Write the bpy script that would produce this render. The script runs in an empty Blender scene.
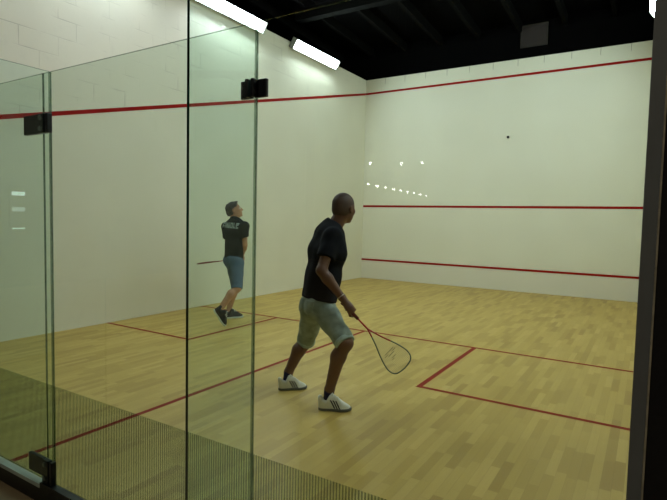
import bpy, bmesh, math, random
import numpy as np
from mathutils import Vector, Matrix

random.seed(4)
scn = bpy.context.scene
COL = scn.collection
PI = math.pi

# ------------------------------------------------------------------ camera
CAM = np.array([6.1995, -11.3892, 1.4763])
YAW, PITCH, ROLL, FPX = 0.554855, 0.0609232, 0.0219172, 508.845
def cam_axes(y, p, r):
    f = np.array([-math.sin(y)*math.cos(p), math.cos(y)*math.cos(p), -math.sin(p)])
    rt = np.array([math.cos(y), math.sin(y), 0.0])
    up = np.cross(rt, f)
    c, s = math.cos(r), math.sin(r)
    return c*rt+s*up, -s*rt+c*up, f
CR, CU, CF = cam_axes(YAW, PITCH, ROLL)
def P(u, v, d):
    """world point seen at photo position (u, v) at distance d along the view axis"""
    return CAM + d*(CF + (u-333.5)/FPX*CR - (v-250)/FPX*CU)
def PZ(u, v, z=0.0):
    d = CF + (u-333.5)/FPX*CR - (v-250)/FPX*CU
    return CAM + d*((z-CAM[2])/d[2])
HF = np.array([-math.sin(YAW), math.cos(YAW), 0.0])     # horizontal view direction
HR = np.array([math.cos(YAW), math.sin(YAW), 0.0])
ZU = np.array([0.0, 0.0, 1.0])
cam = bpy.data.cameras.new('camera'); cam_o = bpy.data.objects.new('camera', cam); COL.objects.link(cam_o)
cam.sensor_width = 36; cam.lens = FPX/667*36; cam.clip_start = 0.05; cam.clip_end = 100
cam_o.matrix_world = Matrix(((CR[0], CU[0], -CF[0], CAM[0]), (CR[1], CU[1], -CF[1], CAM[1]),
                             (CR[2], CU[2], -CF[2], CAM[2]), (0, 0, 0, 1)))
scn.camera = cam_o

# ------------------------------------------------------------------ materials
def lin(c):
    return tuple(((x/255)/12.92 if x/255 <= .04045 else ((x/255+.055)/1.055)**2.4) for x in c)
def new_mat(name):
    m = bpy.data.materials.new(name); m.use_nodes = True
    nt = m.node_tree; nt.nodes.clear()
    out = nt.nodes.new('ShaderNodeOutputMaterial')
    return m, nt, out
def node(nt, t, **kw):
    n = nt.nodes.new(t)
    for k, v in kw.items():
        if k in n.inputs and not hasattr(type(n), k): n.inputs[k].default_value = v
        else: setattr(n, k, v)
    return n
def math_n(nt, op, a, b=None, c=None):
    n = nt.nodes.new('ShaderNodeMath'); n.operation = op
    for i, x in enumerate((a, b, c)):
        if x is None: continue
        if isinstance(x, (int, float)): n.inputs[i].default_value = x
        else: nt.links.new(x, n.inputs[i])
    return n.outputs[0]
def mixc(nt, fac, a, b, mode='MIX'):
    n = nt.nodes.new('ShaderNodeMix'); n.data_type = 'RGBA'; n.blend_type = mode
    for i, x in ((0, fac), (6, a), (7, b)):
        if isinstance(x, (int, float)): n.inputs[i].default_value = x
        elif isinstance(x, tuple): n.inputs[i].default_value = (*x[:3], 1)
        else: nt.links.new(x, n.inputs[i])
    return n.outputs[2]
def plain(name, rgb, rough=.6, var=.12, scale=30, bump=0.0, metal=0.0, spec=.5, bscale=None, dist=.004):
    """principled surface with a little tone variation and bump"""
    m, nt, out = new_mat(name); c = lin(rgb)
    b = node(nt, 'ShaderNodeBsdfPrincipled'); b.inputs['Roughness'].default_value = rough
    b.inputs['Metallic'].default_value = metal; b.inputs['Specular IOR Level'].default_value = spec
    tc = node(nt, 'ShaderNodeTexCoord')
    no = node(nt, 'ShaderNodeTexNoise'); no.inputs['Scale'].default_value = scale; no.inputs['Detail'].default_value = 4
    nt.links.new(tc.outputs['Object'], no.inputs['Vector'])
    lo = tuple(x*(1-var) for x in c); hi = tuple(min(1, x*(1+var)) for x in c)
    nt.links.new(mixc(nt, no.outputs['Fac'], lo, hi), b.inputs['Base Color'])
    if bump:
        n2 = node(nt, 'ShaderNodeTexNoise'); n2.inputs['Scale'].default_value = bscale or scale*4
        nt.links.new(tc.outputs['Object'], n2.inputs['Vector'])
        bp = node(nt, 'ShaderNodeBump'); bp.inputs['Strength'].default_value = bump; bp.inputs['Distance'].default_value = dist
        nt.links.new(n2.outputs['Fac'], bp.inputs['Height']); nt.links.new(bp.outputs['Normal'], b.inputs['Normal'])
    nt.links.new(b.outputs[0], out.inputs[0])
    return m
def glow(name, rgb, strength):
    m, nt, out = new_mat(name)
    e = node(nt, 'ShaderNodeEmission'); e.inputs[0].default_value = (*rgb, 1); e.inputs[1].default_value = strength
    nt.links.new(e.outputs[0], out.inputs[0]); return m

def floor_material():
    m, nt, out = new_mat('court_parquet')
    g = node(nt, 'ShaderNodeNewGeometry'); s = node(nt, 'ShaderNodeSeparateXYZ'); nt.links.new(g.outputs['Position'], s.inputs[0])
    X, Y = s.outputs['X'], s.outputs['Y']
    W, L = .058, .40
    xr = math_n(nt, 'DIVIDE', X, W); row = math_n(nt, 'FLOOR', xr)
    wn = node(nt, 'ShaderNodeTexWhiteNoise'); wn.noise_dimensions = '1D'; nt.links.new(row, wn.inputs['W'])
    yy = math_n(nt, 'ADD', math_n(nt, 'DIVIDE', Y, L), math_n(nt, 'MULTIPLY', wn.outputs['Value'], 7.0))
    ycell = math_n(nt, 'FLOOR', yy)
    cv = node(nt, 'ShaderNodeCombineXYZ'); nt.links.new(row, cv.inputs[0]); nt.links.new(ycell, cv.inputs[1])
    w2 = node(nt, 'ShaderNodeTexWhiteNoise'); w2.noise_dimensions = '2D'; nt.links.new(cv.outputs[0], w2.inputs['Vector'])
    ramp = node(nt, 'ShaderNodeValToRGB'); nt.links.new(w2.outputs['Value'], ramp.inputs[0])
    e = ramp.color_ramp.elements
    e[0].position = 0; e[0].color = (*lin((166, 136, 66)), 1); e[1].position = 1; e[1].color = (*lin((208, 178, 100)), 1)
    for p, c in ((.12, (178, 149, 72)), (.5, (194, 165, 85)), (.85, (200, 171, 91))):
        k = e.new(p); k.color = (*lin(c), 1)
    # grain along the boards
    mp = node(nt, 'ShaderNodeMapping'); mp.inputs['Scale'].default_value = (60, 3, 1)
    nt.links.new(g.outputs['Position'], mp.inputs[0])
    gr = node(nt, 'ShaderNodeTexNoise'); gr.inputs['Scale'].default_value = 1; gr.inputs['Detail'].default_value = 5
    nt.links.new(mp.outputs[0], gr.inputs['Vector'])
    c1 = mixc(nt, math_n(nt, 'MULTIPLY', gr.outputs['Fac'], .35), ramp.outputs[0], lin((160, 128, 60)))
    # broad wear
    br = node(nt, 'ShaderNodeTexNoise'); br.inputs['Scale'].default_value = .9; br.inputs['Detail'].default_value = 4
    nt.links.new(g.outputs['Position'], br.inputs['Vector'])
    c2 = mixc(nt, math_n(nt, 'MULTIPLY', br.outputs['Fac'], .25), c1, lin((194, 168, 92)))
    # seams
    fx = math_n(nt, 'FRACT', xr); fy = math_n(nt, 'FRACT', yy)
    sx = math_n(nt, 'GREATER_THAN', math_n(nt, 'ABSOLUTE', math_n(nt, 'SUBTRACT', fx, .5)), .488)
    sy = math_n(nt, 'GREATER_THAN', math_n(nt, 'ABSOLUTE', math_n(nt, 'SUBTRACT', fy, .5)), .497)
    seam = math_n(nt, 'MULTIPLY', math_n(nt, 'MAXIMUM', sx, sy), .45)
    c3 = mixc(nt, seam, c2, lin((126, 98, 44)))
    b = node(nt, 'ShaderNodeBsdfPrincipled'); b.inputs['Roughness'].default_value = .45
    b.inputs['Specular IOR Level'].default_value = .3
    nt.links.new(c3, b.inputs['Base Color'])
    nt.links.new(b.outputs[0], out.inputs[0]); return m

def wall_material(side):
    m, nt, out = new_mat('white_court_wall_'+side)
    g = node(nt, 'ShaderNodeNewGeometry'); s = node(nt, 'ShaderNodeSeparateXYZ'); nt.links.new(g.outputs['Position'], s.inputs[0])
    X, Y, Z = s.outputs
    base = lin((226, 221, 204))
    n1 = node(nt, 'ShaderNodeTexNoise'); n1.inputs['Scale'].default_value = 1.3; n1.inputs['Detail'].default_value = 6
    nt.links.new(g.outputs['Position'], n1.inputs['Vector'])
    c = mixc(nt, n1.outputs['Fac'], lin((224, 221, 199)), lin((239, 237, 217)))
    # scuffs and ball marks
    n2 = node(nt, 'ShaderNodeTexNoise'); n2.inputs['Scale'].default_value = 2.6; n2.inputs['Detail'].default_value = 8; n2.inputs['Roughness'].default_value = .7
    nt.links.new(g.outputs['Position'], n2.inputs['Vector'])
    sc = math_n(nt, 'MULTIPLY', math_n(nt, 'SMOOTH_MIN', math_n(nt, 'MAXIMUM', math_n(nt, 'SUBTRACT', n2.outputs['Fac'], .55), 0.0), .2, .1), .8)
    c = mixc(nt, sc, c, lin((170, 166, 150)))
    b = node(nt, 'ShaderNodeBsdfPrincipled'); b.inputs['Roughness'].default_value = .55; b.inputs['Specular IOR Level'].default_value = .25
    hgt = n2.outputs['Fac']
    if side != 'front':
        # painted block work above the out line
        v = node(nt, 'ShaderNodeCombineXYZ'); nt.links.new(Y, v.inputs[0]); nt.links.new(Z, v.inputs[1])
        bt = node(nt, 'ShaderNodeTexBrick'); bt.inputs['Scale'].default_value = 1
        bt.inputs['Brick Width'].default_value = .46; bt.inputs['Row Height'].default_value = .225
        bt.inputs['Mortar Size'].default_value = .007; bt.inputs['Mortar Smooth'].default_value = .5
        nt.links.new(v.outputs[0], bt.inputs['Vector'])
        line = math_n(nt, 'ADD', 4.62, math_n(nt, 'MULTIPLY', Y, .246))
        above = math_n(nt, 'GREATER_THAN', Z, line)
        patch = node(nt, 'ShaderNodeTexNoise'); patch.inputs['Scale'].default_value = 2.4
        nt.links.new(g.outputs['Position'], patch.inputs['Vector'])
        pm = math_n(nt, 'MULTIPLY', math_n(nt, 'MAXIMUM', math_n(nt, 'SUBTRACT', patch.outputs['Fac'], .47), 0.0), 5.0)
        pm = math_n(nt, 'MINIMUM', pm, 1.0)
        mort = math_n(nt, 'MULTIPLY', math_n(nt, 'MULTIPLY', bt.outputs['Fac'], above), pm)
        c = mixc(nt, math_n(nt, 'MULTIPLY', mort, .34), c, lin((140, 132, 112)))
        hgt = math_n(nt, 'SUBTRACT', math_n(nt, 'MULTIPLY', n2.outputs['Fac'], .25), mort)
        bp = node(nt, 'ShaderNodeBump'); bp.inputs['Strength'].default_value = .4; bp.inputs['Distance'].default_value = .012
    else:
        # panel joints just under the top edge
        fx = math_n(nt, 'FRACT', math_n(nt, 'DIVIDE', X, .52))
        jt = math_n(nt, 'MULTIPLY', math_n(nt, 'LESS_THAN', fx, .022), math_n(nt, 'GREATER_THAN', Z, 4.80))
        c = mixc(nt, math_n(nt, 'MULTIPLY', jt, .55), c, lin((90, 84, 70)))
        bp = node(nt, 'ShaderNodeBump'); bp.inputs['Strength'].default_value = .15; bp.inputs['Distance'].default_value = .01
    nt.links.new(hgt, bp.inputs['Height']); nt.links.new(bp.outputs[0], b.inputs['Normal'])
    nt.links.new(c, b.inputs['Base Color']); nt.links.new(b.outputs[0], out.inputs[0]); return m

def glass_material(name, tint):
    """thin tinted pane: each face passes tinted light and mirrors by Fresnel"""
    m, nt, out = new_mat(name)
    t = node(nt, 'ShaderNodeBsdfTransparent'); t.inputs[0].default_value = (*tint, 1)
    gl = node(nt, 'ShaderNodeBsdfGlossy'); gl.inputs['Roughness'].default_value = 0.0
    gl.inputs['Color'].default_value = (.95, 1, .97, 1)
    fr = node(nt, 'ShaderNodeFresnel'); fr.inputs['IOR'].default_value = 1.5
    g = node(nt, 'ShaderNodeNewGeometry')
    fac = math_n(nt, 'MULTIPLY', fr.outputs[0], math_n(nt, 'SUBTRACT', 1.0, g.outputs['Backfacing']))
    mx = node(nt, 'ShaderNodeMixShader'); nt.links.new(fac, mx.inputs[0])
    nt.links.new(t.outputs[0], mx.inputs[1]); nt.links.new(gl.outputs[0], mx.inputs[2])
    nt.links.new(mx.outputs[0], out.inputs[0]); return m
def film_material():
    m, nt, out = new_mat('striped_film')
    g = node(nt, 'ShaderNodeNewGeometry'); s = node(nt, 'ShaderNodeSeparateXYZ'); nt.links.new(g.outputs['Position'], s.inputs[0])
    f = math_n(nt, 'FRACT', math_n(nt, 'DIVIDE', s.outputs['X'], .0126))
    st = math_n(nt, 'GREATER_THAN', f, .48)
    col = mixc(nt, st, (.905, .945, .915), (.67, .71, .68))
    t = node(nt, 'ShaderNodeBsdfTransparent'); nt.links.new(col, t.inputs[0])
    d = node(nt, 'ShaderNodeBsdfDiffuse'); d.inputs[0].default_value = (.17, .21, .13, 1)
    mx = node(nt, 'ShaderNodeMixShader'); mx.inputs[0].default_value = .055
    nt.links.new(t.outputs[0], mx.inputs[1]); nt.links.new(d.outputs[0], mx.inputs[2])
    nt.links.new(mx.outputs[0], out.inputs[0]); return m

def edge_material():
    m, nt, out = new_mat('translucent_pane_edge')
    t = node(nt, 'ShaderNodeBsdfTransparent'); t.inputs[0].default_value = (.62, .74, .66, 1)
    b = node(nt, 'ShaderNodeBsdfPrincipled'); b.inputs['Base Color'].default_value = (*lin((66, 90, 74)), 1); b.inputs['Roughness'].default_value = .25
    mx = node(nt, 'ShaderNodeMixShader'); mx.inputs[0].default_value = .4
    nt.links.new(t.outputs[0], mx.inputs[1]); nt.links.new(b.outputs[0], mx.inputs[2]); nt.links.new(mx.outputs[0], out.inputs[0]); return m
M = dict(
    floor=floor_material(), wall_left=wall_material('left'), wall_front=wall_material('front'), wall_right=wall_material('right'),
    red_wall=plain('red_wall_line', (156, 22, 18), .6, .1, 6, spec=.1), red_floor=plain('red_floor_line', (140, 34, 18), .6, .12, 9, spec=.1),
    tin=plain('white_tin_board', (226, 222, 205), .5, .03, 3),
    glass=glass_material('clear_glass', (.905, .945, .905)), fin=glass_material('fin_glass', (.905, .965, .95)),
    edge=plain('polished_glass_edge', (22, 48, 40), .15, .1, 5), film=film_material(),
    edge_light=edge_material(),
    black=plain('black_metal', (14, 14, 16), .4, .1, 20), bolt=plain('steel_bolt', (120, 126, 124), .35, .1, 30, metal=.8),
    alu=plain('aluminium_sill', (186, 190, 184), .4, .08, 20, metal=.3),
    roof=plain('dark_roof_boards', (5, 5, 5), .95, .3, 3, spec=.05), rafter=plain('dark_rafter_wood', (13, 13, 11), .95, .3, 6, spec=.05),
    hatch=plain('hatch_board', (42, 33, 28), .7, .2, 8),
    hatch_frame=plain('hatch_frame_wood', (50, 44, 38), .9, .2, 8), post=plain('dark_grey_post', (112, 118, 118), .5, .12, 12), rough_black=plain('black_painted_block', (12, 12, 12), .8, .4, 40, .6, bscale=60),
    chips=plain('worn_corner_bead', (170, 164, 140), .6, .6, 35),
    hall=plain('hall_dark_wall', (34, 33, 31), .8, .15, 4), hall_floor=plain('hall_brown_floor', (172, 142, 108), .7, .2, 9),
    housing=plain('lamp_housing_grey', (150, 152, 146), .5, .05, 10), lamp=glow('lit_tube_diffuser', (.87, 1.0, 1.09), 66),
    bulb=glow('lit_bulb', (1.0, .98, .9), 45), window_dim=glow('dim_window', (.85, 1.0, .95), 1.6), window=glow('daylit_window', (.85, 1.0, .95), 4.0),
    globe=glow('fill_light_globe', (1.0, .9, .72), 150), lampmetal=plain('lamp_metal', (20, 20, 20), .4, .1, 20),
    ball=plain('black_rubber', (14, 14, 13), .6, .1, 60),
)

# ------------------------------------------------------------------ object helpers
def tag(o, label=None, cat=None, group=None, kind=None):
    if label: o['label'] = label
    if cat: o['category'] = cat
    if group: o['group'] = group
    if kind: o['kind'] = kind
    return o
def link(name, me, mats, parent=None, smooth=False):
    o = bpy.data.objects.new(name, me); COL.objects.link(o)
    for m in (mats if isinstance(mats, (list, tuple)) else [mats]): me.materials.append(m)
    if smooth:
        for p in me.polygons: p.use_smooth = True
    if parent is not None:
        o.parent = parent
        o.matrix_parent_inverse = Matrix.Translation(-parent.location) if parent.type == 'EMPTY' else Matrix()
    return o
def empty(name, loc):
    o = bpy.data.objects.new(name, None); COL.objects.link(o); o.location = Vector(loc); o.empty_display_size = .1
    return o
def bm_obj(name, bm, mats, parent=None, smooth=False):
    me = bpy.data.meshes.new(name); bm.normal_update(); bm.to_mesh(me); bm.free()
    return link(name, me, mats, parent, smooth)
def add_box(bm, lo, hi, bevel=0.0, mat=None):
    lo, hi = Vector(lo), Vector(hi)
    mx = Matrix.Translation((lo+hi)/2) @ Matrix.Diagonal((*(hi-lo), 1))
    if mat is not None: mx = mat @ mx
    r = bmesh.ops.create_cube(bm, size=1, matrix=mx)
    if bevel:
        es = list({e for v in r['verts'] for e in v.link_edges})
        bmesh.ops.bevel(bm, geom=es, offset=bevel, segments=2, affect='EDGES', profile=.5)
def box(name, lo, hi, m, parent=None, bevel=0.0):
    bm = bmesh.new(); add_box(bm, lo, hi, bevel); return bm_obj(name, bm, m, parent)
def tube_mesh(pts, rad, closed=False, n=10, caps=True, squash=None):
    """tube along points; rad number or list"""
    pts = [np.array(p, float) for p in pts]; N = len(pts)
    bm = bmesh.new(); rings = []
    prev = None
    for i, p in enumerate(pts):
        if closed: t = pts[(i+1) % N]-pts[i-1]
        else: t = pts[min(i+1, N-1)]-pts[max(i-1, 0)]
        t = t/np.linalg.norm(t)
        if prev is None:
            a = np.array([0, 0, 1.0]) if abs(t[2]) < .9 else np.array([1.0, 0, 0])
            u = np.cross(t, a)
        else: u = prev-t*np.dot(prev, t)
        u /= np.linalg.norm(u); w = np.cross(t, u); prev = u
        r = rad[i] if isinstance(rad, (list, tuple)) else rad
        rings.append([bm.verts.new(p + r*(math.cos(2*PI*k/n)*u + math.sin(2*PI*k/n)*w)) for k in range(n)])
    for i in range(N if closed else N-1):
        A, B = rings[i], rings[(i+1) % N]
        for k in range(n):
            bm.faces.new((A[k], A[(k+1) % n], B[(k+1) % n], B[k]))
    if not closed and caps:
        bm.faces.new(rings[0][::-1]); bm.faces.new(rings[-1])
    bmesh.ops.recalc_face_normals(bm, faces=bm.faces)
    return bm
def tube(name, pts, rad, m, parent=None, closed=False, n=10):
    return bm_obj(name, tube_mesh(pts, rad, closed, n), m, parent, True)
def merge_bm(dst, src):
    me = bpy.data.meshes.new('tmp'); src.to_mesh(me); src.free(); dst.from_mesh(me); bpy.data.meshes.remove(me)

# ------------------------------------------------------------------ the court
W, YB, ZT = 6.25, -9.9, 4.945          # right wall, glass line, wall top
def struct(o): o['kind'] = 'structure'; return o
fl = struct(box('floor_court', (0, YB-.02, -.12), (W, 0, 0), M['floor']))
wl = struct(box('wall_left', (-.25, YB-.1, -.12), (0, .2, ZT), M['wall_left']))
wf = struct(box('wall_front', (0, 0, -.12), (W, .2, ZT), M['wall_front']))
wr = struct(box('wall_right', (W, YB, -.12), (W+.25, .2, ZT), M['wall_right']))
def strip(name, lo, hi, m, parent): return box(name, lo, hi, m, parent)
e = .0012
SY, BY, HX, BX = 5.477, 7.18, 3.05, 1.58
strip('short_line', (0, -SY-.023, 0), (W, -SY+.023, e), M['red_floor'], fl)
strip('half_court_line', (HX-.022, YB+.02, 0), (HX+.022, -SY-.025, e), M['red_floor'], fl)
for x0, x1, xe in ((0, BX, BX), (2*HX-BX, W, 2*HX-BX)):
    bm = bmesh.new()
    add_box(bm, (xe-.024, -BY-.023, 0), (xe+.024, -SY-.025, e))
    if x0 == 0: add_box(bm, (0, -BY-.023, 0), (xe-.024, -BY+.023, e))
    else: add_box(bm, (xe+.024, -BY-.023, 0), (W, -BY+.023, e))
    bm_obj('service_box_line', bm, M['red_floor'], fl)
strip('out_line', (0, -.003, 4.606-.025), (W, 0, 4.606+.025), M['red_wall'], wf)
strip('service_line', (0, -.003, 1.816-.025), (W, 0, 1.816+.025), M['red_wall'], wf)
strip('tin_board', (0, -.02, 0), (W, 0, .45), M['tin'], wf)
strip('tin_line', (0, -.024, .45), (W, 0, .495), M['red_wall'], wf)
for wall, x0, x1 in ((wl, 0, .003), (wr, W-.003, W)):      # sloping side out line
    bm = bmesh.new(); vs = []
    for y, z in ((0, 4.606), (YB, 2.18)):
        for x in (x0, x1):
            for dz in (-.027, .027): vs.append(bm.verts.new((x, y, z+dz)))
    bmesh.ops.convex_hull(bm, input=vs)
    bm_obj('side_out_line', bm, M['red_wall'], wall)

# roof over court and hall, high dark boards with rafters
def slope_z(y): return 5.80 + (.2-y)*.06
bm = bmesh.new(); vs = []
for y in (.5, -25.2):
    for x in (-6, 11):
        for dz in (0, .1): vs.append(bm.verts.new((x, y, slope_z(y)+dz)))
bmesh.ops.convex_hull(bm, input=vs)
roof = struct(bm_obj('ceiling', bm, M['roof']))
for i in range(10):
    x = -.9 + i*.9
    bm = bmesh.new(); vs = []
    for y in (.3, -14.0):
        for xx in (x-.04, x+.04):
            for dz in (-.20, 0): vs.append(bm.verts.new((xx, y, slope_z(y)+dz)))
    bmesh.ops.convex_hull(bm, input=vs)
    bm_obj('rafter', bm, M['rafter'], roof)
for y in (-2.6, -6.6):
    box('cross_beam', (-.25, y-.09, slope_z(y)-.42), (W+.25, y+.09, slope_z(y)-.2), M['rafter'], roof)
gable = struct(box('wall_gable', (-6, .3, -.12), (11, .5, 5.85), M['roof']))
# framed hatch on the gable above the front wall
t = PZ(0, 0); 
def at_y(u, v, y):
    d = CF + (u-333.5)/FPX*CR - (v-250)/FPX*CU
    return CAM + d*((y-CAM[1])/d[1])
hx0, hx1 = at_y(521, 30, .27)[0], at_y(548, 30, .27)[0]
hz0, hz1 = at_y(535, 46, .27)[2], min(at_y(535, 17, .27)[2], 5.72)
hz0 = max(hz0, 4.90)
h = empty('ceiling_hatch', ((hx0+hx1)/2, .30, hz0)); tag(h, 'small framed brown hatch in the dark gable above the front wall', 'hatch')
box('board', (hx0+.03, .275, hz0+.03), (hx1-.03, .30, hz1-.03), M['hatch'], h)
bm = bmesh.new()
for a, b in (((hx0, .26, hz0), (hx1, .30, hz0+.03)), ((hx0, .26, hz1-.03), (hx1, .30, hz1)),
             ((hx0, .26, hz0+.03), (hx0+.03, .30, hz1-.03)), ((hx1-.03, .26, hz0+.03), (hx1, .30, hz1-.03))):
    add_box(bm, a, b)
bm_obj('hatch_frame', bm, M['hatch_frame'], h)

# ------------------------------------------------------------------ fluorescent lights on the side walls
def fluoro(wall_x, sgn, y0, y1, label):
    o = empty('fluorescent_light', (wall_x, (y0+y1)/2, 4.90)); tag(o, label, 'light', 'fluorescent lights along the side walls')
    tilt = Matrix.Translation((wall_x+sgn*.10, 0, 4.90)) @ Matrix.Rotation(sgn*math.radians(33), 4, 'Y')
    bm = bmesh.new(); add_box(bm, (-.045, y0, -.095), (.005, y1, .095), .01, tilt)
    lo, hi = ((-.045, y0, -.112), (.058, y1, -.096)) if sgn > 0 else ((-.098, y0, -.112), (.005, y1, -.096))
    add_box(bm, lo, hi, .003, tilt); bm_obj('housing', bm, M['housing'], o)
    bm = bmesh.new()
    lo, hi = ((.005, y0+.03, -.085), (.065, y1-.03, .085)) if sgn > 0 else ((-.105, y0+.03, -.085), (-.045, y1-.03, .085))
    add_box(bm, lo, hi, .028, tilt); bm_obj('diffuser', bm, M['lamp'], o)
    for a in (y0-.012, y1-.018):
        bm = bmesh.new()
        lo, hi = ((-.045, a, -.114), (.07, a+.03, .1)) if sgn > 0 else ((-.11, a, -.114), (.005, a+.03, .1))
        add_box(bm, lo, hi, .012, tilt); bm_obj('end_cap', bm, M['housing'], o)
    for yy in (y0+.3, y1-.3):
        a, b = sorted((wall_x, wall_x+sgn*.09))
        box('bracket', (a, yy-.02, 4.84), (b, yy+.02, 4.87), M['housing'], o)
fluoro(0, 1, -3.22, -1.60, 'lit fluorescent light high on left wall, nearest the front corner')
fluoro(0, 1, -5.75, -4.12, 'lit fluorescent light high on left wall, seen above the glass fin')
fluoro(0, 1, -8.30, -6.65, 'lit fluorescent light on left wall, last towards the glass, above the frame')
fluoro(W, -1, -3.22, -1.60, 'lit fluorescent light on right wall, cut by the dark post at upper right')
fluoro(W, -1, -5.75, -4.12, 'lit fluorescent light on right wall, middle one, hidden by the post')
fluoro(W, -1, -8.30, -6.65, 'lit fluorescent light on right wall, last towards the glass')

# ------------------------------------------------------------------ glass back wall
GT = 2.20
def glass_box(name, lo, hi, m, m_edge, axis, parent=None):
    bm = bmesh.new(); add_box(bm, lo, hi)
    bm.normal_update()
    for f in bm.faces: f.material_index = 0 if abs(f.normal[axis]) > .9 else (1 if f.normal.y > -.9 or axis == 1 else 2)
    return bm_obj(name, bm, [m, M['edge_light'], m_edge], parent)
def pane(x0, x1, label, film=True, name='glass_sheet', cat='glass panel', grp='glass panels of the back wall'):
    o = empty(name, ((x0+x1)/2, YB, 0)); tag(o, label, cat, grp)
    p = glass_box('pane', (x0, YB-.005, .012), (x1, YB+.005, GT), M['glass'], M['edge_light'], 1, o)
    if film:
        box('striped_film', (x0+.001, YB-.0058, .014), (x1-.001, YB-.0052, .556), M['film'], o)['label'] = 'finely striped dark see-through film'
    return o
J = [.73, 2.125, 3.538, 4.924]
pane(.003, J[0]-.004, 'clear glass panel against the left wall, beyond the door', grp=None)
pane(J[0]+.004, J[1]-.004, 'clear glass panel second from the left wall', grp=None)
door = pane(J[1]+.004, J[2]-.068, 'frameless glass door at far left with black hinges', name='glass_door', cat='glass door', grp=None)
pane(J[2]-.066, J[2]-.002, 'narrow glass strip between the glass door and the fin', name='glass_strip', cat='glass panel', grp=None)
pane(J[2]+.002, J[3]-.0015, 'wide glass panel between the two glass fins', grp=None)
pane(J[3]+.0015, 6.183, 'glass panel right of the tall fin, reaching the dark post', grp=None)
def fin(x, depth, label):
    o = empty('glass_fin', (x, YB, 0)); tag(o, label, 'glass fin')
    glass_box('pane', (x-.006, YB-.008-depth, -.09), (x+.006, YB-.008, GT), M['fin'], M['edge'], 0, o)
fin(J[3], .326, 'tall glass fin with dark green edge in front of the far player')
fin(J[2], .308, 'glass fin beside the glass door, running off the left edge')
fin(J[1], .308, 'glass fin on the far side of the glass door')
# clamps: angle brackets each side of a fin
def clamp(x, z0, z1, label, arm=.062):
    o = empty('glass_clamp', (x, YB-.03, z0)); tag(o, label, 'glass clamp', None)
    for s in (-1, 1):
        bm = bmesh.new()
        a, b = sorted((x+s*.0065, x+s*arm)); add_box(bm, (a, YB-.022, z0), (b, YB-.0072, z1), .003)
        a, b = sorted((x+s*.0065, x+s*.021)); add_box(bm, (a, YB-.046, z0), (b, YB-.022, z1), .003)
        bm_obj('angle_plate', bm, M['black'], o)
        for zz in (z0+.25*(z1-z0), z0+.75*(z1-z0)):
            for (px, py, d) in ((x+s*.022, YB-.036, 'x'),):
                bm = bmesh.new()
                bmesh.ops.create_cone(bm, cap_ends=True, segments=14, radius1=.007, radius2=.006, depth=.005,
                                      matrix=Matrix.Translation((px, py, zz)) @ Matrix.Rotation(PI/2, 4, 'Y'))
                bm_obj('bolt', bm, M['black'], o)
clamp(J[3], 1.918, 1.984, 'black clamp on the tall glass fin above the players')
def hinge(x, z0, z1, label, drop=0.0):
    """glass-door hinge: long block on the door, knuckle block with two bolts at the fin"""
    o = empty('door_hinge', (x, YB-.03, z0)); tag(o, label, 'hinge', None)
    bm = bmesh.new(); add_box(bm, (x-.210, YB-.030, z0), (x-.066, YB-.0072, z1), .004)
    bm_obj('door_plate', bm, M['black'], o)
    bm = bmesh.new(); add_box(bm, (x-.0655, YB-.036, z0-drop), (x-.0066, YB-.0072, z1), .004)
    bm_obj('strip_plate', bm, M['black'], o)
    bm = bmesh.new(); add_box(bm, (x+.0066, YB-.036, z0-drop), (x+.028, YB-.0072, z1), .004)
    bm_obj('fin_plate', bm, M['black'], o)
    for zz in (z0+.22*(z1-z0)-drop*.6, z0+.78*(z1-z0)):
        bm = bmesh.new()
        bmesh.ops.create_cone(bm, cap_ends=True, segments=16, radius1=.014, radius2=.012, depth=.008,
                              matrix=Matrix.Translation((x-.034, YB-.039, zz)) @ Matrix.Rotation(PI/2, 4, 'X'))
        bm_obj('bolt', bm, M['bolt'], o)
hinge(J[2], 1.886, 1.986, 'upper black hinge block of the glass door, with two bolts')
hinge(J[2], .05, .148, 'lower black hinge block of the glass door, near the floor', .03)
# sill under the door, dark channel under the fixed panels
s1 = struct(box('trim_1', (0, YB-.045, -.012), (J[2]-.07, YB-.004, .010), M['alu'])); s1['label'] = 'pale metal door sill'
s2 = struct(box('trim_2', (J[2]-.07, YB-.045, -.12), (6.183, YB-.008, .02), M['black'])); s2['label'] = 'black floor channel under the fixed glass'
s3 = struct(box('trim_3', (0, YB-.04, -.12), (J[2]-.07, YB-.02, -.012), M['black']))
# dark post and black block wall at the right
struct(box('trim_4', (6.183, YB-.055, -.12), (6.214, YB+.02, 5.2), M['post']))['label'] = 'dark grey steel post at the end of the glass'
struct(box('wall_hall_front', (6.2145, YB-.06, -.12), (11, YB-.01, 5.2), M['rough_black']))
struct(box('trim_5', (6.2145, YB-.0635, -.12), (6.2185, YB-.06, 5.2), M['chips']))['label'] = 'worn corner bead'

# ------------------------------------------------------------------ viewing hall behind the camera
struct(box('floor_hall', (-5.2, -25, -.2), (11, YB-.02, -.1), M['hall_floor']))
struct(box('wall_hall_left', (-5.3, -25, -.2), (-5.05, .3, 6.5), M['hall']))
struct(box('wall_hall_right', (10.8, -25, -.2), (11, .3, 6.5), M['hall']))
struct(box('wall_hall_back', (-5.3, -25.2, -.2), (11, -25, 8.0), M['hall']))
struct(box('wall_hall_side', (-5.05, YB-.1, -.2), (-.25, YB+.1, 6.0), M['hall']))
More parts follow.
